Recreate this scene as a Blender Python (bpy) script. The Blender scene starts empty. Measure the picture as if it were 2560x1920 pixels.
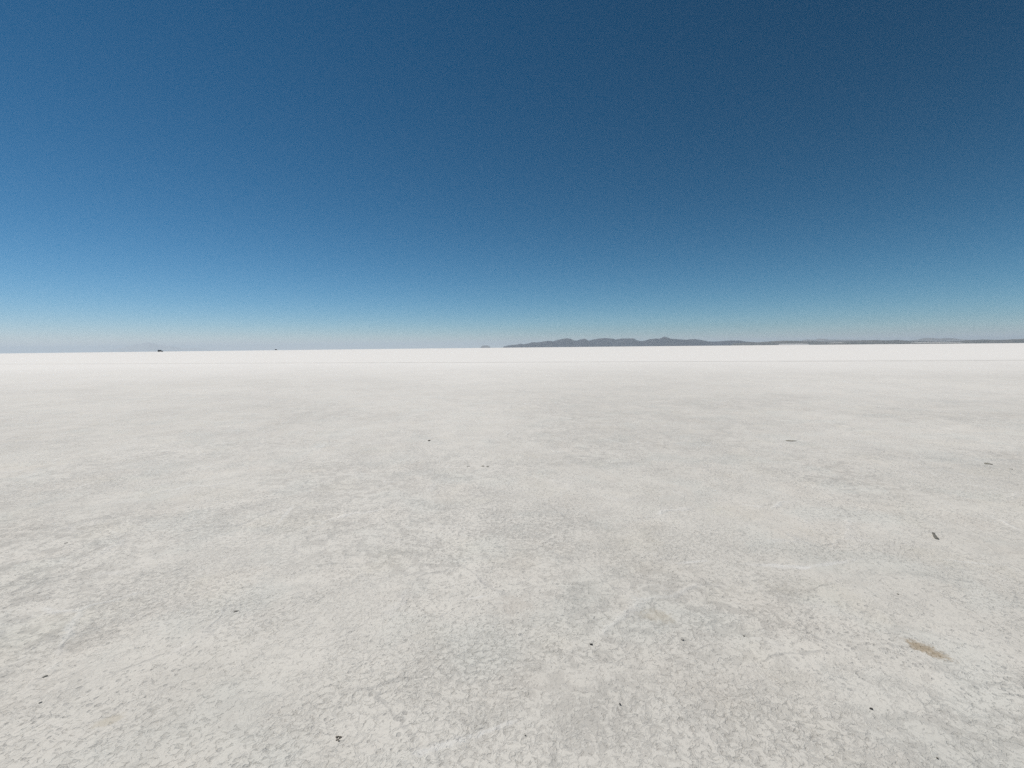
import bpy, bmesh, math, random
import numpy as np
from mathutils import Vector, Matrix, noise as mnoise

random.seed(7)
SC = bpy.context.scene
COL = SC.collection
R = math.radians

# ------------------------------------------------------------------ camera
F, W, H = 1184.0, 2560.0, 1920.0          # focal length and frame in photograph pixels
CAM_H = 1.6
DIP = 0.003                               # dip of the salt horizon
EARTH = 2 * CAM_H / DIP ** 2
PITCH = math.atan((91.0 + F * DIP) / F)
ROLL = math.atan(26.1 / 2560.0)

cam_data = bpy.data.cameras.new('camera')
cam = bpy.data.objects.new('camera', cam_data)
COL.objects.link(cam)
cam_data.sensor_fit = 'HORIZONTAL'
cam_data.sensor_width = 36.0
cam_data.lens = 36.0 * F / W
cam_data.clip_start = 0.05
cam_data.clip_end = 80000.0
cam.rotation_mode = 'XYZ'
CAM_R = Matrix.Rotation(R(90) - PITCH, 3, 'X') @ Matrix.Rotation(-ROLL, 3, 'Z')
cam.rotation_euler = CAM_R.to_euler('XYZ')
cam.location = (0, 0, CAM_H)
SC.camera = cam


def ground_z(r):
    if r < 1400:
        return -r * r / (2 * EARTH)
    return -1400.0 ** 2 / (2 * EARTH) - (r - 1400) * (1400 / EARTH)


def ray(px, py):
    return (CAM_R @ Vector((px - W / 2, H / 2 - py, -F))).normalized()


def at(px, py):
    """the point of the salt that the photograph shows at this pixel"""
    d = ray(px, py)
    t = -CAM_H / d.z
    for _ in range(8):
        r = math.hypot(d.x, d.y) * t
        t = (ground_z(r) - CAM_H) / d.z
    return Vector((d.x * t, d.y * t, CAM_H + d.z * t))


def sky_line(px, py):
    """azimuth (from +Y towards +X) and slope of the sight line at this pixel"""
    d = ray(px, py)
    return math.atan2(d.x, d.y), d.z / math.hypot(d.x, d.y)


# ------------------------------------------------------------------ helpers
def tag(o, label=None, cat=None, group=None, kind=None):
    if label: o['label'] = label
    if cat: o['category'] = cat
    if group: o['group'] = group
    if kind: o['kind'] = kind
    return o


def link(name, me, mats, parent=None, smooth=False):
    o = bpy.data.objects.new(name, me)
    COL.objects.link(o)
    for m in (mats if isinstance(mats, (list, tuple)) else [mats]):
        me.materials.append(m)
    if smooth:
        me.polygons.foreach_set('use_smooth', [True] * len(me.polygons))
    if parent:
        o.parent = parent
    return o


def from_bm(name, bm, mat, parent=None, smooth=False):
    bmesh.ops.recalc_face_normals(bm, faces=bm.faces)
    me = bpy.data.meshes.new(name)
    bm.to_mesh(me)
    bm.free()
    return link(name, me, mat, parent, smooth)


def empty(name, loc, rz=0):
    o = bpy.data.objects.new(name, None)
    COL.objects.link(o)
    o.empty_display_size = 0.2
    o.location = loc
    o.rotation_euler = (0, 0, rz)
    return o


class Nodes:
    """small builder for procedural node trees"""
    def __init__(self, tree):
        self.t = tree
        tree.nodes.clear()

    def n(self, typ, props=None, **ins):
        nd = self.t.nodes.new(typ)
        for k, v in (props or {}).items():
            setattr(nd, k, v)
        for k, v in ins.items():
            key = int(k[1:]) if k[0] == 'i' and k[1:].isdigit() else k.replace('_', ' ')
            self.set(nd.inputs[key], v)
        return nd

    def set(self, sock, v):
        if isinstance(v, bpy.types.NodeSocket):
            self.t.links.new(v, sock)
        elif isinstance(v, bpy.types.Node):
            self.t.links.new(v.outputs[0], sock)
        else:
            sock.default_value = v

    def math(self, op, a, b=0.0, c=0.0, clamp=False):
        return self.n('ShaderNodeMath', dict(operation=op, use_clamp=clamp), i0=a, i1=b, i2=c).outputs[0]

    def noise(self, vec, scale, detail=3.0, rough=0.5, dist=0.0, dim='2D'):
        nd = self.n('ShaderNodeTexNoise', dict(noise_dimensions=dim), Vector=vec, Scale=scale,
                    Detail=detail, Roughness=rough, Distortion=dist)
        return nd.outputs[0]

    def noise_col(self, vec, scale, detail=3.0, rough=0.5, dim='2D'):
        nd = self.n('ShaderNodeTexNoise', dict(noise_dimensions=dim), Vector=vec, Scale=scale,
                    Detail=detail, Roughness=rough)
        return nd.outputs[1]

    def ramp(self, v, lo, hi, a=0.0, b=1.0, smooth=True):
        nd = self.n('ShaderNodeMapRange', dict(interpolation_type='SMOOTHSTEP' if smooth else 'LINEAR', clamp=True))
        self.set(nd.inputs[0], v)
        for i, x in enumerate((lo, hi, a, b)):
            self.set(nd.inputs[1 + i], x)
        return nd.outputs[0]

    def mix(self, fac, a, b, blend='MIX'):
        nd = self.n('ShaderNodeMix', dict(data_type='RGBA', blend_type=blend))
        self.set(nd.inputs[0], fac)
        self.set(nd.inputs[6], a)
        self.set(nd.inputs[7], b)
        return nd.outputs[2]

    def vmath(self, op, a, b):
        return self.n('ShaderNodeVectorMath', dict(operation=op), i0=a, i1=b).outputs[0]


def rgb(r, g, b):
    return (r, g, b, 1.0)


def new_mat(name):
    m = bpy.data.materials.new(name)
    m.use_nodes = True
    return m, Nodes(m.node_tree)


def principled(N, **kw):
    b = N.n('ShaderNodeBsdfPrincipled', **kw)
    out = N.n('ShaderNodeOutputMaterial')
    N.t.links.new(b.outputs[0], out.inputs[0])
    return b, out


# ------------------------------------------------------------------ salt material
DIRT = at(2322, 1626)
TAN = at(1652, 1541)


def salt_material():
    m, N = new_mat('salt crust')
    geo = N.n('ShaderNodeNewGeometry')
    P = geo.outputs['Position']
    # domain warp for everything that should look grown, not drawn
    warp = N.vmath('SUBTRACT', N.noise_col(P, 3.0, 3.0), (0.5, 0.5, 0.5))
    warp_f = N.vmath('SUBTRACT', N.noise_col(P, 22.0, 3.0), (0.5, 0.5, 0.5))
    Pw = N.vmath('ADD', P, N.vmath('MULTIPLY', warp, (0.25, 0.25, 0.0)))
    Pf = N.vmath('ADD', P, N.vmath('MULTIPLY', warp_f, (0.02, 0.02, 0.0)))

    big = N.noise(P, 0.10, 4.0, 0.55)
    mid = N.noise(P, 0.75, 4.0, 0.55, 0.4)
    blot = N.noise(N.vmath('ADD', P, (31.0, 7.0, 0)), 2.6, 4.0, 0.6, 0.3)
    pit = N.noise(Pf, 25.0, 6.0, 0.64, 0.5)
    # some stretches have broad plates, others small flakes
    coarse = N.noise(N.vmath('ADD', Pf, (21.0, 33.0, 0)), 9.5, 7.0, 0.60, 0.5)
    pick = N.ramp(N.noise(N.vmath('ADD', P, (90.0, 4.0, 0)), 0.55, 3.0, 0.5), 0.42, 0.56)
    pm = N.n('ShaderNodeMix', dict(data_type='FLOAT'))
    for q, val in ((0, pick), (2, pit), (3, coarse)):
        N.set(pm.inputs[q], val)
    fine_pit, pit = pit, pm.outputs[0]
    pit2 = N.noise(N.vmath('ADD', Pf, (5.0, 91.0, 0)), 52.0, 4.0, 0.6, 0.3)
    grain = N.noise(P, 120.0, 3.0, 0.6)

    # eroded hollows between plates of crust: 1 = plate, 0 = hollow
    lev = N.math('ADD', pit, N.math('MULTIPLY', N.math('SUBTRACT', blot, 0.5), 0.22))
    lev = N.math('ADD', lev, N.math('MULTIPLY', N.math('SUBTRACT', mid, 0.5), 0.13))
    plate = N.ramp(lev, 0.385, 0.53)
    worm = N.noise(N.vmath('ADD', Pf, (63.0, 12.0, 0)), 13.0, 5.0, 0.60, 0.8)
    worm = N.math('ABSOLUTE', N.math('SUBTRACT', worm, 0.5))
    wmask = N.ramp(N.noise(N.vmath('ADD', P, (8.0, 29.0, 0)), 4.0, 3.0, 0.55), 0.40, 0.58)
    worm = N.math('MULTIPLY', N.ramp(worm, 0.008, 0.040, 1.0, 0.0), wmask)
    region = N.ramp(N.noise(N.vmath('ADD', P, (3.0, 40.0, 0)), 0.33, 3.0, 0.5), 0.40, 0.62, 0.22, 1.0)
    lev2 = N.math('ADD', pit2, N.math('MULTIPLY', N.math('SUBTRACT', blot, 0.5), 0.16))
    plate2 = N.ramp(lev2, 0.34, 0.47)

    # scattered round pits
    vor = N.n('ShaderNodeTexVoronoi', dict(voronoi_dimensions='2D', feature='F1'), Vector=Pf, Scale=27.0, Randomness=1.0)
    sep = N.n('ShaderNodeSeparateColor', Color=vor.outputs['Color'])
    rad = N.math('MULTIPLY', N.math('POWER', sep.outputs[0], 2.0), 0.34)
    keep = N.ramp(N.math('ADD', sep.outputs[1], N.math('MULTIPLY', N.math('SUBTRACT', mid, 0.5), 2.4)), 0.73, 0.82)
    dot = N.math('MULTIPLY', N.ramp(N.math('SUBTRACT', vor.outputs['Distance'], rad), -0.06, 0.07, 1.0, 0.0), keep)

    # ragged little pits that come in clusters
    rag = N.noise(N.vmath('ADD', Pf, (44.0, 5.0, 0)), 36.0, 4.0, 0.55, 0.6)
    swarm = N.ramp(N.noise(N.vmath('ADD', P, (2.0, 66.0, 0)), 1.5, 4.0, 0.6), 0.38, 0.60, 0.0, 0.095)
    rag = N.ramp(N.math('SUBTRACT', rag, swarm), 0.285, 0.335, 1.0, 0.0)

    # polygon cracks and pushed-up seams
    crack = N.n('ShaderNodeTexVoronoi', dict(voronoi_dimensions='2D', feature='DISTANCE_TO_EDGE'), Vector=Pw, Scale=1.25)
    jag = N.math('MULTIPLY', N.math('SUBTRACT', pit, 0.5), 0.035)
    cd = N.math('ADD', crack.outputs['Distance'], jag)
    broken = N.ramp(N.noise(P, 1.7, 3.0, 0.55), 0.50, 0.62)
    line = N.math('MULTIPLY', N.ramp(cd, 0.004, 0.020, 1.0, 0.0), broken)
    seam = N.math('MULTIPLY', N.ramp(cd, 0.0, 0.07, 1.0, 0.0), N.ramp(N.noise(N.vmath('ADD', P, (17.0, 3.0, 0)), 1.1, 3.0, 0.55), 0.56, 0.70))
    ridge = N.n('ShaderNodeTexVoronoi', dict(voronoi_dimensions='2D', feature='DISTANCE_TO_EDGE'), Vector=N.vmath('ADD', Pw, (3.3, 8.1, 0)), Scale=0.55)
    white = N.math('MULTIPLY', N.ramp(N.math('ADD', ridge.outputs['Distance'], N.math('MULTIPLY', jag, 0.5)), 0.0, 0.022, 1.0, 0.0),
                   N.ramp(N.noise(N.vmath('ADD', P, (51.0, 23.0, 0)), 0.9, 4.0, 0.6), 0.55, 0.66))

    # ---- colour
    crust = rgb(0.655, 0.634, 0.590)
    hollow = rgb(0.520, 0.503, 0.470)
    pitc = rgb(0.420, 0.415, 0.400)
    c = N.mix(N.math('SUBTRACT', 1.0, N.math('MULTIPLY', N.math('SUBTRACT', 1.0, plate), region)), hollow, crust)
    c = N.mix(N.math('MULTIPLY', N.math('SUBTRACT', 1.0, plate2), N.math('MULTIPLY', region, 0.75)), c, hollow)
    c = N.mix(N.math('MULTIPLY', worm, N.math('MULTIPLY', region, 0.50)), c, rgb(0.470, 0.462, 0.435))
    c = N.mix(N.math('MULTIPLY', dot, 0.6), c, pitc)
    c = N.mix(N.math('MULTIPLY', rag, 0.34), c, rgb(0.405, 0.396, 0.370))
    c = N.mix(N.math('MULTIPLY', line, 0.42), c, pitc)
    c = N.mix(N.math('MULTIPLY', seam, 0.35), c, rgb(0.70, 0.69, 0.67))
    c = N.mix(N.math('MULTIPLY', white, 0.35), c, rgb(0.80, 0.80, 0.79))
    # faint tints: clean bluish salt, pinkish and yellowish mud beneath the crust
    tint = N.noise_col(N.vmath('ADD', P, (9.0, 77.0, 0)), 1.3, 3.0, 0.5)
    ts = N.n('ShaderNodeSeparateColor', Color=tint)
    c = N.mix(N.ramp(ts.outputs[0], 0.50, 0.70), c, rgb(0.980, 0.998, 1.005), 'MULTIPLY')
    c = N.mix(N.ramp(ts.outputs[1], 0.52, 0.72), c, rgb(1.0, 0.990, 0.983), 'MULTIPLY')
    c = N.mix(N.ramp(ts.outputs[2], 0.55, 0.75), c, rgb(1.0, 0.995, 0.980), 'MULTIPLY')
    # broad wet / dry variation
    v = N.ramp(big, 0.33, 0.67, 0.95, 1.04, smooth=False)
    v = N.math('MULTIPLY', v, N.ramp(mid, 0.3, 0.7, 0.98, 1.02, smooth=False))
    v = N.math('MULTIPLY', v, N.ramp(grain, 0.3, 0.7, 0.97, 1.03, smooth=False))
    v = N.math('MULTIPLY', v, N.ramp(blot, 0.3, 0.7, 0.97, 1.03, smooth=False))
    v = N.math('MULTIPLY', v, N.ramp(N.noise(N.vmath('ADD', P, (71.0, 15.0, 0)), 0.30, 5.0, 0.6, 0.6), 0.3, 0.7, 0.975, 1.025, smooth=False))
    cv = N.n('ShaderNodeCombineColor')
    for i in range(3):
        N.set(cv.inputs[i], v)
    c = N.mix(1.0, c, cv.outputs[0], 'MULTIPLY')
    # sparse damp spots, wider than they are deep
    sq = N.n('ShaderNodeVectorMath', dict(operation='MULTIPLY'), i0=P, i1=(0.55, 1.0, 1.0)).outputs[0]
    damp = N.math('MULTIPLY', N.ramp(N.noise(sq, 0.9, 3.0, 0.55, 0.3), 0.66, 0.76), N.ramp(N.noise(sq, 5.0, 3.0, 0.6), 0.42, 0.60))
    c = N.mix(N.math('MULTIPLY', damp, 0.45), c, rgb(0.43, 0.425, 0.405))
    # two old mud stains soaked into the salt
    def stain(c, centre, ang, a, b, col, amount):
        loc = N.vmath('SUBTRACT', P, (centre.x, centre.y, 0.0))
        rot = N.n('ShaderNodeVectorRotate', dict(rotation_type='Z_AXIS'), Vector=loc, Angle=ang).outputs[0]
        sc = N.vmath('MULTIPLY', rot, (1 / a, 1 / b, 0.0))
        ln = N.n('ShaderNodeVectorMath', dict(operation='LENGTH'), i0=sc).outputs['Value']
        ln = N.math('ADD', ln, N.math('MULTIPLY', N.math('SUBTRACT', N.math('ADD', N.math('MULTIPLY', pit, 0.6), N.math('MULTIPLY', pit2, 0.4)), 0.5), 3.6))
        f = N.math('MULTIPLY', N.ramp(ln, 0.35, 1.25, 1.0, 0.0), amount)
        return N.mix(f, c, col)
    def patch(c, x0, y0, x1, y1, half, col, amount):
        a, b = at(x0, y0), at(x1, y1)
        d = b - a
        return stain(c, (a + b) / 2, -math.atan2(d.y, d.x), d.length * (0.62 if col[0] > 0.5 else 0.50), half, col, amount)
    c = patch(c, 2268, 1603, 2376, 1650, 0.060, rgb(0.40, 0.328, 0.235), 0.85)
    c = patch(c, 1600, 1532, 1690, 1545, 0.070, rgb(0.48, 0.43, 0.335), 0.38)
    c = patch(c, 240, 1812, 320, 1785, 0.030, rgb(0.56, 0.52, 0.44), 0.6)
    c = patch(c, 1250, 1510, 1330, 1518, 0.12, rgb(0.58, 0.545, 0.50), 0.5)
    # pushed-up seams of cleaner, whiter salt
    wh = rgb(0.80, 0.80, 0.79)
    for q in ((1880, 1411, 2030, 1418, 0.032), (2020, 1417, 2130, 1400, 0.026), (1695, 1408, 1765, 1402, 0.022), (2360, 1398, 2480, 1412, 0.014),
              (1035, 1885, 1190, 1838, 0.022), (1190, 1838, 1290, 1800, 0.014), (1170, 1497, 1215, 1490, 0.016), (690, 1312, 735, 1262, 0.020)):
        c = patch(c, *q, wh, 0.38 if q[1] < 1700 else 0.35)
    # brightness of the far salt at grazing angles, painted into its colour
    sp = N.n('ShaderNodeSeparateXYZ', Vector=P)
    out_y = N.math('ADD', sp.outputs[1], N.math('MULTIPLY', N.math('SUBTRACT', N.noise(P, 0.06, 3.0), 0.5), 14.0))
    graze_light = N.ramp(out_y, 4.5, 46.0, 0.0, 1.0, smooth=False)
    c = N.mix(N.math('MULTIPLY', N.math('POWER', graze_light, 0.68), 0.87), c, rgb(0.86, 0.845, 0.825))

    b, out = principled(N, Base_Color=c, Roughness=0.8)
    N.set(b.inputs['Specular IOR Level'], 0.12)
    # ---- relief, in metres
    hgt = N.math('ADD', N.math('MULTIPLY', plate, 0.0015), N.math('MULTIPLY', worm, -0.0008))
    hgt = N.math('ADD', hgt, N.math('MULTIPLY', plate2, 0.0008))
    hgt = N.math('ADD', hgt, N.math('MULTIPLY', mid, 0.006))
    hgt = N.math('ADD', hgt, N.math('MULTIPLY', blot, 0.005))
    hgt = N.math('ADD', hgt, N.math('MULTIPLY', grain, 0.0004))
    hgt = N.math('ADD', hgt, N.math('ADD', N.math('MULTIPLY', dot, -0.0022), N.math('MULTIPLY', rag, -0.0018)))
    hgt = N.math('ADD', hgt, N.math('MULTIPLY', line, -0.002))
    hgt = N.math('ADD', hgt, N.math('MULTIPLY', seam, 0.004))
    hgt = N.math('ADD', hgt, N.math('MULTIPLY', white, 0.004))
    fade = N.ramp(sp.outputs[1], 20.0, 120.0, 1.0, 0.25)
    hgt = N.math('MULTIPLY', N.math('SUBTRACT', hgt, 0.0072), fade)
    disp = N.n('ShaderNodeDisplacement', Height=hgt, Midlevel=0.0, Scale=1.0)
    N.t.links.new(disp.outputs[0], out.inputs['Displacement'])
    m.displacement_method = 'BOTH'
    return m


def build_ground():
    front = np.linspace(R(-68), R(68), 1150)
    back = np.linspace(R(68), R(292), 150)[1:-1]
    ang = np.concatenate([front, back])
    rad = [0.0]
    r = 0.25
    while r < 22000:
        rad.append(r)
        if r < 1.1: k = 0.02
        elif r < 12: k = 0.0042
        elif r < 40: k = 0.012
        elif r < 200: k = 0.03
        else: k = 0.08
        r *= 1 + k
    rad = np.array(rad[1:] + [22000.0])
    z = np.array([ground_z(x) for x in rad])
    A, Rr = np.meshgrid(ang, rad)
    co = np.empty((A.size + 1, 3), dtype=np.float32)
    co[:-1, 0] = (np.sin(A) * Rr).ravel()
    co[:-1, 1] = (np.cos(A) * Rr).ravel()
    co[:-1, 2] = np.repeat(z, len(ang))
    co[-1] = (0, 0, 0)
    n, k = len(ang), len(rad)
    i = np.arange(k - 1)[:, None] * n
    j = np.arange(n)[None, :]
    j2 = (j + 1) % n
    quads = np.stack([i + j, i + n + j, i + n + j2, i + j2], axis=-1).reshape(-1, 4)
    quads = quads[:, ::-1]
    tri = np.stack([np.full(n, n * k), np.arange(n), (np.arange(n) + 1) % n], axis=-1)[:, ::-1]
    loops = np.concatenate([quads.ravel(), tri.ravel()]).astype(np.int32)
    starts = np.concatenate([np.arange(len(quads)) * 4, len(quads) * 4 + np.arange(n) * 3]).astype(np.int32)
    me = bpy.data.meshes.new('ground')
    me.vertices.add(len(co))
    me.vertices.foreach_set('co', co.ravel())
    me.loops.add(len(loops))
    me.loops.foreach_set('vertex_index', loops)
    me.polygons.add(len(starts))
    me.polygons.foreach_set('loop_start', starts)
    me.update(calc_edges=True)
    me.validate()
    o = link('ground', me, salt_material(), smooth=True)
    print('ground verts', len(co), 'normal z', me.polygons[1000].normal.z)
    return tag(o, 'flat white and pale grey salt crust reaching to the horizon', 'ground', kind='structure')


# ------------------------------------------------------------------ wheel track across the flat
def build_track():
    m, N = new_mat('pressed salt')
    P = N.n('ShaderNodeNewGeometry').outputs['Position']
    a = N.noise(P, 0.5, 4.0, 0.6)
    b2 = N.noise(P, 6.0, 3.0, 0.6)
    f = N.math('MULTIPLY', N.ramp(a, 0.3, 0.7), N.ramp(b2, 0.3, 0.7, 0.6, 1.0))
    c = N.mix(f, rgb(0.70, 0.685, 0.66), rgb(0.60, 0.585, 0.56))
    principled(N, Base_Color=c, Roughness=0.8)
    pts = [(-500, 916.0), (0, 912.3), (320, 909.0), (640, 905.8), (960, 904.0), (1280, 902.9), (1640, 902.2), (2060, 901.8), (2560, 902.3), (3000, 903.2)]
    line = [at(*p) for p in pts]
    # one gentle line: least squares in the plane, small meander
    xs = np.array([p.x for p in line]); ys = np.array([p.y for p in line])
    k, c0 = np.polyfit(xs, ys, 1, w=1 / ys)
    bm = bmesh.new()
    prev = None
    for i in range(700):
        x = -150 + i * 0.36
        y = k * x + c0 + 0.5 * mnoise.noise((x * 0.05, 3, 0)) + 0.12 * mnoise.noise((x * 0.4, 9, 0))
        w = 0.62 + 0.22 * mnoise.noise((x * 0.5, 1, 5))
        zz = ground_z(math.hypot(x, y))
        row = [bm.verts.new((x, y + dy * w, zz + dz)) for dy, dz in ((-1, -0.02), (-0.8, 0.018), (-0.2, 0.012), (0.2, 0.012), (0.8, 0.02), (1, -0.02))]
        if prev:
            for q in range(5):
                bm.faces.new((prev[q], row[q], row[q + 1], prev[q + 1]))
        prev = row
    o = from_bm('track', bm, m, smooth=True)
    return tag(o, 'thin grey wheel track running straight across the far salt', 'track', kind='structure')


# ------------------------------------------------------------------ hills
def hill_material(name, dark, light, scale):
    m, N = new_mat(name)
    P = N.n('ShaderNodeNewGeometry').outputs['Position']
    a = N.noise(P, scale, 6.0, 0.62, 0.3, dim='3D')
    b2 = N.noise(P, scale * 7, 4.0, 0.6, 0.0, dim='3D')
    f = N.math('ADD', N.math('MULTIPLY', a, 0.7), N.math('MULTIPLY', b2, 0.3))
    c = N.mix(N.ramp(f, 0.36, 0.64), dark, light)
    principled(N, Base_Color=c, Roughness=0.95)
    return m


def build_hills(name, outline, dist, depth, mat, label, seed, rough=0.16, soft=1.0, n=None, cat='hills'):
    """a ridge of terrain whose crest follows the outline; slopes run down in front and behind"""
    crest = []
    for px, py in outline:
        az, s = sky_line(px, py)
        crest.append((az, CAM_H + s * dist))
    crest.sort()
    az = np.array([c[0] for c in crest]); hz = np.array([c[1] for c in crest])
    n = n or int((az[-1] - az[0]) / 0.0011) + 12
    rows = 25
    base = ground_z(dist) - 4.0
    bm = bmesh.new()
    grid = []
    span = az[-1] - az[0]
    for i in range(n):
        a = az[0] + span * i / (n - 1)
        h = float(np.interp(a, az, hz))
        xx = a * dist
        h += rough * 0.35 * (h - ground_z(dist)) * mnoise.fractal((xx / depth * 5, seed, 0.3), 1.0, 2.0, 4) * 0.35
        end = min(1.0, min(i, n - 1 - i) / 3.0)
        row = []
        for j in range(rows):
            t = j / (rows - 1) * 2 - 1            # -1 front foot .. 0 crest .. 1 back foot
            wob = 0.22 * mnoise.fractal((xx / depth * 1.6, seed + 4, t), 1.0, 2.0, 3)
            d = dist + depth * (t + wob * (1 - abs(t)))
            prof = (1 - abs(t)) ** (1.25 * soft)
            gul = mnoise.ridged_multi_fractal((xx / depth * 3.2, t * 1.8, seed), 1.0, 2.1, 4, 1.0, 2.0) - 1.0
            z = base + (h - base) * prof * end
            z -= abs(gul) * rough * (h - base) * (1 - abs(t)) * abs(t) * 1.6
            row.append(bm.verts.new((math.sin(a) * d, math.cos(a) * d, z)))
        grid.append(row)
    for i in range(n - 1):
        for j in range(rows - 1):
            bm.faces.new((grid[i][j], grid[i + 1][j], grid[i + 1][j + 1], grid[i][j + 1]))
    o = from_bm(name, bm, mat, smooth=True)
    return tag(o, label, cat, kind='structure')


def crop(pts, x0, s):
    return [(x0 + x / s, 800 + y / s) for x, y in pts]


def build_relief():
    rock = hill_material('far rock', rgb(0.012, 0.016, 0.030), rgb(0.045, 0.050, 0.072), 0.004)
    scrub = hill_material('shore scrub', rgb(0.040, 0.042, 0.034), rgb(0.120, 0.108, 0.090), 0.012)
    pale = hill_material('pale rock', rgb(0.115, 0.105, 0.100), rgb(0.190, 0.175, 0.165), 0.004)
    main = crop([(362, 326), (380, 319), (420, 308), (485, 298), (530, 296), (590, 284), (610, 292), (680, 280), (735, 266), (775, 270),
                 (840, 262), (900, 252), (945, 250), (970, 258), (1030, 240), (1080, 228), (1120, 222), (1150, 218), (1190, 226),
                 (1230, 246), (1260, 246), (1300, 234), (1340, 226), (1362, 225), (1400, 250), (1450, 236), (1520, 222), (1600, 217),
                 (1700, 224), (1722, 236), (1800, 222), (1940, 220), (1970, 235)], 1180, 4.809)
    main += crop([(150, 226), (190, 233), (240, 226), (280, 212), (350, 206), (400, 207), (420, 194), (450, 184), (480, 194), (520, 206),
                  (600, 212), (690, 220), (740, 213), (800, 213), (860, 222), (930, 236), (1000, 238), (1060, 234), (1150, 228),
                  (1220, 226), (1290, 230), (1350, 240), (1500, 246), (1700, 252), (1800, 262)], 1560, 4.424)
    hazed_rock = hill_material('rock with painted haze', rgb(0.36, 0.38, 0.40), rgb(0.44, 0.46, 0.48), 0.002)  # pale blue paints the haze fade into the mountain's own colour
    build_hills('hills', main, 4700, 640, rock, 'long dark blue grey range with rounded tops and one small peak on the horizon', 11)
    build_hills('islet', crop([(95, 327), (105, 322), (125, 310), (150, 306), (185, 306), (205, 311), (222, 323), (230, 327)], 1180, 4.809),
                7000, 110, pale, 'tiny lone grey mound just left of the hill range', 23, cat='hill', n=24)
    build_hills('shore', crop([(1180, 262), (1280, 254), (1400, 246), (1500, 244), (1580, 240), (1650, 233), (1760, 229), (1900, 229), (2000, 233)], 1560, 4.424)
                + crop([(120, 209), (300, 212), (420, 210), (560, 205), (650, 200), (740, 198), (860, 202), (960, 197), (1000, 199), (1100, 208), (1200, 208),
                        (1380, 213), (1600, 209), (1640, 200), (1800, 193), (2000, 196), (2130, 190), (2212, 185), (2500, 184), (2900, 196)], 2000, 3.95),
                4200, 260, scrub, 'low dark scrubby shore on the right horizon', 31, rough=0.25, cat='shore')
    build_hills('back_hills', crop([(1880, 246), (1940, 232), (1985, 223), (2020, 216), (2100, 220)], 1560, 4.424)
                + crop([(90, 193), (120, 194), (180, 186), (250, 187), (270, 193), (400, 194), (560, 196), (640, 198), (760, 202), (900, 204),
                        (1080, 204), (1180, 190), (1220, 180), (1300, 178), (1350, 184), (1440, 180), (1520, 180), (1560, 189), (1640, 195),
                        (1800, 200), (2300, 204)], 2000, 3.95),
                8000, 800, pale, 'pale grey hills behind the dark shore on the right', 41)
    build_hills('volcano', crop([(820, 274), (950, 262), (1040, 243), (1100, 228), (1150, 217), (1200, 206), (1240, 196), (1290, 192), (1330, 200),
                                 (1370, 213), (1420, 219), (1480, 224), (1530, 236), (1600, 247), (1680, 242), (1720, 246), (1800, 256), (1900, 266)], 0, 3.456),
                13000, 1100, hazed_rock, 'very faint bluish mountain behind the dark car on the left horizon', 53, cat='mountain', rough=0.1)
    # strips of bright salt caught between the shore and its outermost spit
    m, N = new_mat('shore salt')
    P = N.n('ShaderNodeNewGeometry').outputs['Position']
    c = N.mix(N.ramp(N.noise(P, 0.02, 3.0, 0.6), 0.3, 0.7), rgb(0.44, 0.43, 0.42), rgb(0.56, 0.545, 0.53))
    principled(N, Base_Color=c, Roughness=0.9)
    for outline, lab in ((crop([(270, 230), (300, 224), (340, 222), (400, 221.5), (430, 224), (470, 230)], 2000, 3.95),
                          'short white salt bank at the foot of the shore, left one'),
                         (crop([(1070, 230), (1100, 221), (1150, 218.5), (1300, 217.5), (1450, 218), (1570, 218.5), (1610, 222), (1650, 230)], 2000, 3.95),
                          'long white salt bank at the foot of the shore, right one'),
                         (crop([(1700, 266), (1740, 263), (1850, 261), (1960, 260.5), (2020, 263), (2060, 266)], 1560, 4.424),
                          'faint white salt bank where the shore meets the hill range')):
        build_hills('salt_bank', outline, 3800, 60, m, lab, 61, rough=0.05, cat='salt bank')
    build_hills('spit', crop([(260, 231), (340, 226.5), (440, 226.5), (600, 227), (900, 227), (1000, 226), (1100, 224), (1300, 224), (1500, 224), (1700, 225), (1900, 228)], 2000, 3.95),
                3600, 40, scrub, 'thin dark line of ground below the long white salt bank', 71, rough=0.1, cat='spit')


# ------------------------------------------------------------------ loose bits on the salt
def bit_material(name, dark, light):
    m, N = new_mat(name)
    P = N.n('ShaderNodeTexCoord').outputs['Object']
    a = N.noise(P, 60.0, 4.0, 0.65, 0.2, dim='3D')
    c = N.mix(N.ramp(a, 0.35, 0.65), dark, light)
    b, out = principled(N, Base_Color=c, Roughness=0.85)
    bp = N.n('ShaderNodeBump', Strength=0.5, Distance=0.004, Height=a)
    N.t.links.new(bp.outputs[0], b.inputs['Normal'])
    return m


def rock_bm(sx, sy, sz, seed, sub=3, amp=0.35, tail=0.0):
    bm = bmesh.new()
    bmesh.ops.create_icosphere(bm, subdivisions=sub, radius=1.0)
    for v in bm.verts:
        d = v.co.normalized()
        f = 1 + amp * mnoise.fractal((d.x * 1.4 + seed, d.y * 1.4, d.z * 1.4 - seed), 0.9, 2.0, 4)
        p = d * f
        x = p.x + tail * max(p.x, 0) ** 2
        v.co = (x * sx, p.y * sy, (p.z * 0.95 + 0.55) * sz)
        if v.co.z < -0.2 * sz:
            v.co.z = -0.2 * sz
    return bm


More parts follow.
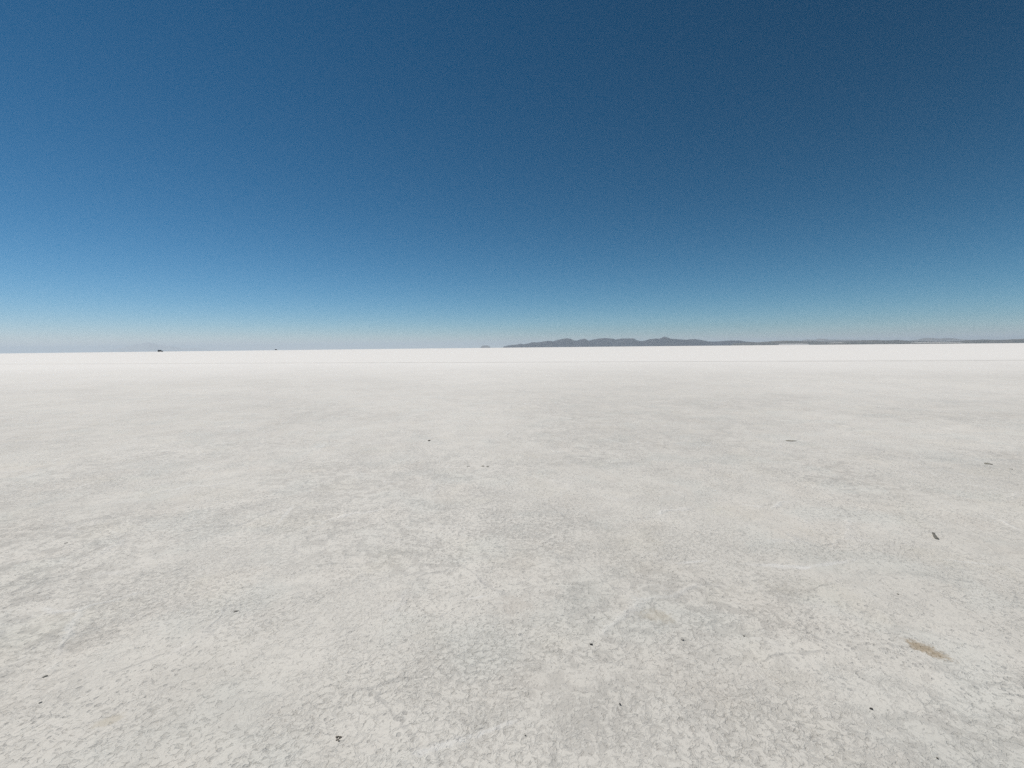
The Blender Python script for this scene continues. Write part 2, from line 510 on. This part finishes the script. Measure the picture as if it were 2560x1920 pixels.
def build_bits():
    black = bit_material('black stone', rgb(0.030, 0.030, 0.028), rgb(0.075, 0.070, 0.062))
    brown = bit_material('dark mud', rgb(0.11, 0.098, 0.08), rgb(0.26, 0.23, 0.19))
    grey = bit_material('grey mud', rgb(0.26, 0.25, 0.235), rgb(0.42, 0.41, 0.38))
    olive = bit_material('olive mud', rgb(0.22, 0.21, 0.175), rgb(0.38, 0.36, 0.31))
    rubber = bit_material('weathered rubber', rgb(0.12, 0.115, 0.10), rgb(0.25, 0.24, 0.21))

    def scale_at(p):
        return math.sqrt(p.x ** 2 + p.y ** 2 + CAM_H ** 2) / F * math.cos(math.atan2(p.x, p.y))

    def pebble(name, px, py, wpx, label, cat, mat, aspect=0.6, tall=0.5, seed=0.0, rz=None, tail=0.0, amp=0.35, group='small dark bits lying on the salt'):
        p = at(px, py)
        sx = wpx * scale_at(p) * 0.39
        bm = rock_bm(sx, sx * aspect, sx * tall, seed + px * 0.013, 2 if wpx < 10 else 3, amp, tail)
        o = from_bm(name, bm, mat, smooth=True)
        o.location = (p.x, p.y, p.z + 0.001)
        o.rotation_euler.z = (-math.atan2(p.x, p.y) if rz is None else rz)
        return tag(o, label, cat, group)

    pebble('pebble', 2178, 1773, 9, 'small black pebble lying below the brown dirt patch', 'pebble', black, 0.55, 0.55, 1)
    pebble('pebble', 1478, 1612, 9, 'black flat pebble left of the pale tan stain', 'pebble', black, 0.6, 0.45, 2)
    pebble('pebble', 1073, 1102, 8, 'lone dark pebble on the salt above the row of three clods', 'pebble', brown, 0.9, 0.5, 3)
    pebble('pebble', 1706, 1600, 9, 'grey half-sunk pebble below the pale tan stain', 'pebble', grey, 0.7, 0.4, 4)
    pebble('pebble', 113, 1692, 12, 'grey brown pebble at the left edge, upper one of two', 'pebble', olive, 0.55, 0.35, 5)
    pebble('pebble', 101, 1757, 8, 'grey pebble at the left edge, lower one of two', 'pebble', grey, 0.5, 0.4, 6)
    pebble('pebble', 1550, 1761, 5, 'tiny black pebble alone in the middle foreground', 'pebble', black, 0.9, 0.6, 7)
    pebble('pebble', 1313, 1839, 4, 'tiny brown pebble low in the foreground near the centre', 'pebble', brown, 0.9, 0.6, 8)
    pebble('pebble', 2343, 1896, 6, 'tiny dark pebble in the bottom right foreground', 'pebble', brown, 0.8, 0.6, 9)
    pebble('pebble', 1860, 1591, 4, 'tiny dark pebble right of the pale tan stain', 'pebble', black, 0.9, 0.6, 10)
    pebble('pebble', 2245, 1486, 5, 'tiny grey pebble behind the brown dirt patch', 'pebble', brown, 0.9, 0.6, 11)
    pebble('pebble', 165, 1358, 9, 'thin grey pebble far left in the middle distance', 'pebble', grey, 0.6, 0.25, 12)
    pebble('clod', 1171, 1166, 10, 'palest clod in the row of three, set apart on its left', 'clod', grey, 0.8, 0.18, 13)
    pebble('clod', 1207, 1166, 9, 'darkest clod in the row of three, in its middle', 'clod', olive, 0.9, 0.28, 14)
    pebble('clod', 1219, 1166.5, 9, 'brownish clod in the row of three, at its right end', 'clod', olive, 0.8, 0.2, 15)
    pebble('clod', 2469, 1160.5, 17, 'flat dark grey clod near the right edge', 'clod', olive, 0.9, 0.28, 16, tail=0.15)
    pebble('clod', 2527, 1173, 9, 'faint grey clod at the far right beyond the flat dark one', 'clod', grey, 0.8, 0.25, 17)
    pebble('clod', 1975, 1102, 29, 'long low olive brown clod lying crosswise in the right middle distance', 'clod', olive, 0.50, 0.06, 18, rz=-0.28, tail=0.35)
    # a thin splinter
    p = at(590, 1529)
    s = scale_at(p)
    bm = bmesh.new()
    prev = None
    for i in range(7):
        t = i / 6
        c = Vector(((t - 0.5) * 11 * s, 0.6 * s * math.sin(t * 4), 0.9 * s + 0.4 * s * math.sin(t * 5)))
        rr = s * (0.25 + 0.75 * math.sin(math.pi * (0.1 + 0.8 * t)))
        ring = [bm.verts.new(c + Vector((0, math.cos(a) * rr, math.sin(a) * rr))) for a in (0, 1.05, 2.1, 3.14, 4.2, 5.25)]
        if prev:
            for q in range(6):
                bm.faces.new((prev[q], prev[(q + 1) % 6], ring[(q + 1) % 6], ring[q]))
        else:
            bm.faces.new(ring[::-1])
        prev = ring
    bm.faces.new(prev)
    o = from_bm('twig', bm, brown, smooth=True)
    o.location = p
    o.rotation_euler.z = 0.75
    tag(o, 'short dark twig lying slanted on the salt in the left foreground', 'twig', 'small dark bits lying on the salt')

    # bent flake of rubber, traced in plan and given thickness and a curl
    p0 = at(2337, 1344)
    plan = [(2329, 1337), (2337, 1338.5), (2339, 1341.5), (2342.5, 1344.5), (2347, 1348), (2345.5, 1349.5), (2337, 1347), (2333, 1343)]
    bm = bmesh.new()
    pts = [at(x, y) - p0 for x, y in plan]
    top, bot = [], []
    for q in pts:
        lift = 0.010 + 0.9 * (abs(q.x) ** 1.3) * 0.12 + max(q.y, 0) * 0.25
        top.append(bm.verts.new((q.x, q.y, lift)))
        bot.append(bm.verts.new((q.x, q.y, lift - 0.009)))
    bm.faces.new(top)
    bm.faces.new(bot[::-1])
    for i in range(len(pts)):
        k = (i + 1) % len(pts)
        bm.faces.new((top[i], bot[i], bot[k], top[k]))
    o = from_bm('flake', bm, rubber)
    o.location = p0
    bv = o.modifiers.new('bevel', 'BEVEL')
    bv.width = 0.0015
    bv.segments = 2
    tag(o, 'bent dark grey flake lying on the salt in the right middle ground', 'flake')

    # crumbled dark clod, several lumps fused
    p = at(845, 1846)
    s = scale_at(p) * 0.75
    bm = bmesh.new()
    rnd = random.Random(4)
    for (dx, dy, r) in ((-5, 3, 3.2), (3.5, 3.5, 2.6), (4.5, 0, 2.4), (-1.5, -4.5, 2.6), (2, -2.5, 2.0), (-1, 5, 1.8), (8, 2.5, 2.2), (5, -6.5, 2.6), (-3, -0.5, 1.6)):
        b2 = rock_bm(r * s, r * s * 0.9, r * s * 0.6, rnd.random() * 50, 2, 0.45)
        me = bpy.data.meshes.new('lump')
        b2.to_mesh(me)
        b2.free()
        nv = len(bm.verts)
        bm.from_mesh(me)
        bpy.data.meshes.remove(me)
        bm.verts.ensure_lookup_table()
        for v in bm.verts[nv:]:
            v.co += Vector((dx * s, dy * s * 1.35, 0))
    o = from_bm('mud_clod', bm, brown, smooth=True)
    o.location = p
    tag(o, 'crumbled dark brown clod in the left foreground near the bottom edge', 'clod')

    # brown crumbs lying on the stain
    rnd = random.Random(12)
    bm = bmesh.new()
    for i in range(48):
        a = rnd.uniform(0, 2 * math.pi)
        q = math.sqrt(rnd.random()) * rnd.uniform(0.4, 1.0)
        px = 2322 + 46 * q * math.cos(a)
        py = 1627 + 14 * q * math.sin(a) + (px - 2322) * 0.43
        g = at(px, py)
        r = rnd.uniform(0.0008, 0.0026)
        b2 = rock_bm(r * 1.4, r, r * 0.5, rnd.random() * 90, 1, 0.5)
        me = bpy.data.meshes.new('lump')
        b2.to_mesh(me)
        b2.free()
        nv = len(bm.verts)
        bm.from_mesh(me)
        bpy.data.meshes.remove(me)
        bm.verts.ensure_lookup_table()
        rot = Matrix.Rotation(rnd.uniform(0, 6.28), 3, 'Z')
        for v in bm.verts[nv:]:
            v.co = rot @ v.co + g
    dirt = bit_material('ochre dirt', rgb(0.19, 0.15, 0.10), rgb(0.38, 0.31, 0.22))
    o = from_bm('dirt', bm, dirt, smooth=True)
    tag(o, 'patch of brown dirt crumbs on the salt in the right foreground', 'dirt', kind='stuff')


# ------------------------------------------------------------------ cars
def prism(bm, profile, y0, y1, taper=None):
    """closed side profile (x, z) drawn out from y0 to y1"""
    rows = []
    for y in (y0, y1):
        rows.append([bm.verts.new((x, y * (taper(z) if taper else 1.0), z)) for x, z in profile])
    n = len(profile)
    bm.faces.new(rows[0])
    bm.faces.new(rows[1][::-1])
    for i in range(n):
        k = (i + 1) % n
        bm.faces.new((rows[0][i], rows[1][i], rows[1][k], rows[0][k]))


def box(bm, x0, x1, y0, y1, z0, z1):
    prism(bm, [(x0, z0), (x1, z0), (x1, z1), (x0, z1)], y0, y1)


def cyl(bm, x, z, y0, y1, r, seg=24):
    prism(bm, [(x + r * math.cos(2 * math.pi * i / seg), z + r * math.sin(2 * math.pi * i / seg)) for i in range(seg)], y0, y1)


def plain(name, col, rough, metal=0.0, coat=0.0):
    m, N = new_mat(name)
    P = N.n('ShaderNodeTexCoord').outputs['Object']
    a = N.noise(P, 5.0, 4.0, 0.6, dim='3D')
    dust = N.n('ShaderNodeSeparateXYZ', Vector=P).outputs[2]
    f = N.math('MULTIPLY', N.ramp(dust, 0.2, 1.1, 0.12, 0.01), N.ramp(a, 0.3, 0.7))
    c = N.mix(f, col, rgb(0.45, 0.44, 0.42))
    b, out = principled(N, Base_Color=c, Roughness=rough, Metallic=metal)
    N.set(b.inputs['Coat Weight'], coat)
    return m


def build_cars():
    paint = plain('dark paint', rgb(0.010, 0.015, 0.024), 0.5, 0.0, 0.0)
    glass = plain('dark glass', rgb(0.010, 0.012, 0.014), 0.08)
    rubber = plain('tyre rubber', rgb(0.015, 0.015, 0.015), 0.85)
    alloy = plain('wheel alloy', rgb(0.30, 0.30, 0.31), 0.4, 0.8)
    trim = plain('black trim', rgb(0.02, 0.02, 0.02), 0.6)
    lampm = plain('lamp lens', rgb(0.55, 0.55, 0.53), 0.15)
    red = plain('red lens', rgb(0.30, 0.012, 0.012), 0.25)

    p = at(401, 879.0)
    d = math.hypot(p.x, p.y)
    k = 590.0 / d
    loc = Vector((p.x * k, p.y * k, ground_z(590.0)))
    root = empty('off_road_car', loc, 0)
    bm = bmesh.new()
    lower = [(-2.20, 0.52), (-2.22, 1.02), (-2.12, 1.12), (0.95, 1.12), (1.95, 1.02), (2.18, 0.90), (2.22, 0.55), (1.92, 0.42),
             (1.84, 0.72), (1.62, 0.90), (1.28, 0.90), (1.06, 0.72), (0.98, 0.42), (-0.88, 0.42), (-0.96, 0.72), (-1.18, 0.90), (-1.52, 0.90), (-1.74, 0.72), (-1.82, 0.42)]
    prism(bm, lower, -0.93, 0.93)
    cabin = [(-2.10, 1.118), (-2.02, 1.80), (-1.80, 1.93), (0.12, 1.93), (0.34, 1.86), (1.02, 1.118)]
    prism(bm, cabin, -0.90, 0.90, lambda z: 1.0 - 0.15 * max(0, z - 1.1))
    body = from_bm('body', bm, paint, root)
    bv = body.modifiers.new('bevel', 'BEVEL')
    bv.width = 0.03
    bv.segments = 2
    bv.limit_method = 'ANGLE'

    def pane(prof, side):
        bm = bmesh.new()
        off = 0.004 * side
        for a, z in ((1, 0), ):
            pass
        inner = [bm.verts.new((x, side * 0.90 * (1 - 0.15 * (z - 1.1)) - off * 4, z)) for x, z in prof]
        outer = [bm.verts.new((x, side * 0.90 * (1 - 0.15 * (z - 1.1)) + off, z)) for x, z in prof]
        bm.faces.new(inner)
        bm.faces.new(outer[::-1])
        for i in range(len(prof)):
            q = (i + 1) % len(prof)
            bm.faces.new((inner[i], outer[i], outer[q], inner[q]))
        from_bm('side_window', bm, glass, root)

    for s in (-1, 1):
        pane([(-1.98, 1.20), (-1.92, 1.74), (-1.18, 1.78), (-1.18, 1.20)], s)
        pane([(-1.10, 1.20), (-1.10, 1.78), (-0.30, 1.79), (-0.30, 1.20)], s)
        pane([(-0.22, 1.20), (-0.22, 1.79), (0.22, 1.78), (0.76, 1.22)], s)
    bm = bmesh.new()
    prism(bm, [(0.40, 1.80), (0.96, 1.19), (0.975, 1.205), (0.415, 1.815)], -0.76, 0.76)
    from_bm('windscreen', bm, glass, root)
    bm = bmesh.new()
    prism(bm, [(-2.095, 1.22), (-2.04, 1.74), (-2.055, 1.74), (-2.11, 1.22)], -0.72, 0.72)
    from_bm('rear_window', bm, glass, root)
    for x in (-1.35, 1.45):
        for s in (-1, 1):
            bm = bmesh.new()
            cyl(bm, x, 0.40, s * 0.70, s * 0.95, 0.40)
            w = from_bm('wheel', bm, rubber, root)
            bm = bmesh.new()
            cyl(bm, x, 0.40, s * 0.90, s * 0.958, 0.23)
            from_bm('rim', bm, alloy, w)
    for s in (-1, 1):
        bm = bmesh.new()
        box(bm, 2.10, 2.225, s * 0.62, s * 0.88, 0.72, 0.88)
        from_bm('headlight', bm, lampm, root)
        bm = bmesh.new()
        box(bm, -2.235, -2.15, s * 0.72, s * 0.90, 0.80, 1.05)
        from_bm('tail_light', bm, red, root)
        bm = bmesh.new()
        box(bm, 0.72, 0.88, s * 0.92, s * 1.10, 1.14, 1.32)
        from_bm('wing_mirror', bm, trim, root)
    bm = bmesh.new()
    box(bm, -1.9, 1.95, -0.70, 0.70, 0.24, 0.50)
    from_bm('chassis', bm, trim, root)
    bm = bmesh.new()
    box(bm, 2.12, 2.34, -0.90, 0.90, 0.46, 0.66)
    from_bm('front_bumper', bm, trim, root)
    bm = bmesh.new()
    box(bm, -2.34, -2.14, -0.90, 0.90, 0.48, 0.66)
    from_bm('rear_bumper', bm, trim, root)
    bm = bmesh.new()
    for y in (-0.62, 0.62):
        box(bm, -1.75, 0.05, y - 0.02, y + 0.02, 1.99, 2.03)
    for x in (-1.6, -1.0, -0.4):
        box(bm, x - 0.025, x + 0.025, -0.62, 0.62, 1.98, 2.025)
        for y in (-0.6, 0.6):
            box(bm, x - 0.02, x + 0.02, y - 0.02, y + 0.02, 1.91, 1.99)
    from_bm('roof_rack', bm, trim, root)
    root.rotation_euler.z = -math.atan2(p.x, p.y) + 0.25
    tag(root, 'dark off-road car driving on the far salt, larger and nearer of two', 'car', 'cars far out on the salt')

    def copy_tree(o, parent=None):
        c = o.copy()
        COL.objects.link(c)
        c.parent = parent
        for ch in o.children:
            copy_tree(ch, c)
        return c

    far = copy_tree(root)
    p = at(691.5, 900)
    az = math.atan2(p.x, p.y)
    far.location = (math.sin(az) * 1000, math.cos(az) * 1000, ground_z(1000))
    far.rotation_euler.z = -az + 0.9
    tag(far, 'tiny dark car on the horizon, smaller and farther of two', 'car')


# ------------------------------------------------------------------ air
def build_haze():
    m, N = new_mat('air')
    vol = N.n('ShaderNodeVolumePrincipled')
    vol.inputs['Color'].default_value = rgb(*HAZE_COL)
    vol.inputs['Density'].default_value = HAZE_DENSITY
    vol.inputs['Anisotropy'].default_value = 0.2
    out = N.n('ShaderNodeOutputMaterial')
    N.t.links.new(vol.outputs[0], out.inputs['Volume'])
    bm = bmesh.new()
    s = 23000.0
    box(bm, -s, s, -s, s, ground_z(22000.0) - 1.0, HAZE_TOP)
    o = from_bm('haze', bm, m)
    tag(o, 'thin bluish haze in the air over the salt flat', 'haze', kind='stuff')


SKY_CURVE = ((2.36, 2.26), (1.21, 1.345), (1.235, 1.35))
HAZE_COL = (0.60, 0.695, 0.785)
HAZE_DENSITY = 1.15e-4
HAZE_TOP = 190.0

SUN_EL, SUN_AZ = R(58), R(-62)          # azimuth from +Y towards +X

build_ground()
build_track()
build_relief()
build_bits()
build_cars()
build_haze()

# ------------------------------------------------------------------ light
sd = Vector((math.cos(SUN_EL) * math.sin(SUN_AZ), math.cos(SUN_EL) * math.cos(SUN_AZ), math.sin(SUN_EL)))
ld = bpy.data.lights.new('sun', 'SUN')
ld.energy = 3.65
ld.angle = R(0.53)
ld.color = (1.0, 0.94, 0.85)
lo = bpy.data.objects.new('sun', ld)
COL.objects.link(lo)
lo.rotation_euler = sd.to_track_quat('Z', 'Y').to_euler()
lo.location = sd * 100

world = bpy.data.worlds.new('World')
SC.world = world
world.use_nodes = True
N = Nodes(world.node_tree)
sky = N.n('ShaderNodeTexSky')
sky.sky_type = 'NISHITA'
sky.sun_disc = False
sky.sun_elevation = SUN_EL
sky.sun_rotation = SUN_AZ
sky.altitude = 3650
sky.air_density = 1.0
sky.dust_density = 0.6
sky.ozone_density = 2.0
# the camera's film response to the thin, dark blue sky of the high plateau
sc = N.n('ShaderNodeSeparateColor', Color=sky.outputs[0])
cc = N.n('ShaderNodeCombineColor')
for i, (mul, pw) in enumerate(SKY_CURVE):
    N.set(cc.inputs[i], N.math('MULTIPLY', N.math('POWER', N.math('MULTIPLY', sc.outputs[i], 0.07), pw), mul / 0.07))
bg = N.n('ShaderNodeBackground', Color=cc.outputs[0], Strength=0.07)
wo = N.n('ShaderNodeOutputWorld')
N.t.links.new(bg.outputs[0], wo.inputs[0])

SC.view_settings.view_transform = 'Standard'
SC.view_settings.look = 'None'
SC.view_settings.exposure = 0.0
SC.view_settings.gamma = 1.0
SC.render.engine = 'CYCLES'
SC.cycles.use_denoising = False
SC.cycles.sample_clamp_direct = 4.0
SC.cycles.sample_clamp_indirect = 2.0
SC.cycles.max_bounces = 6
SC.cycles.volume_bounces = 1
SC.render.filter_size = 1.5
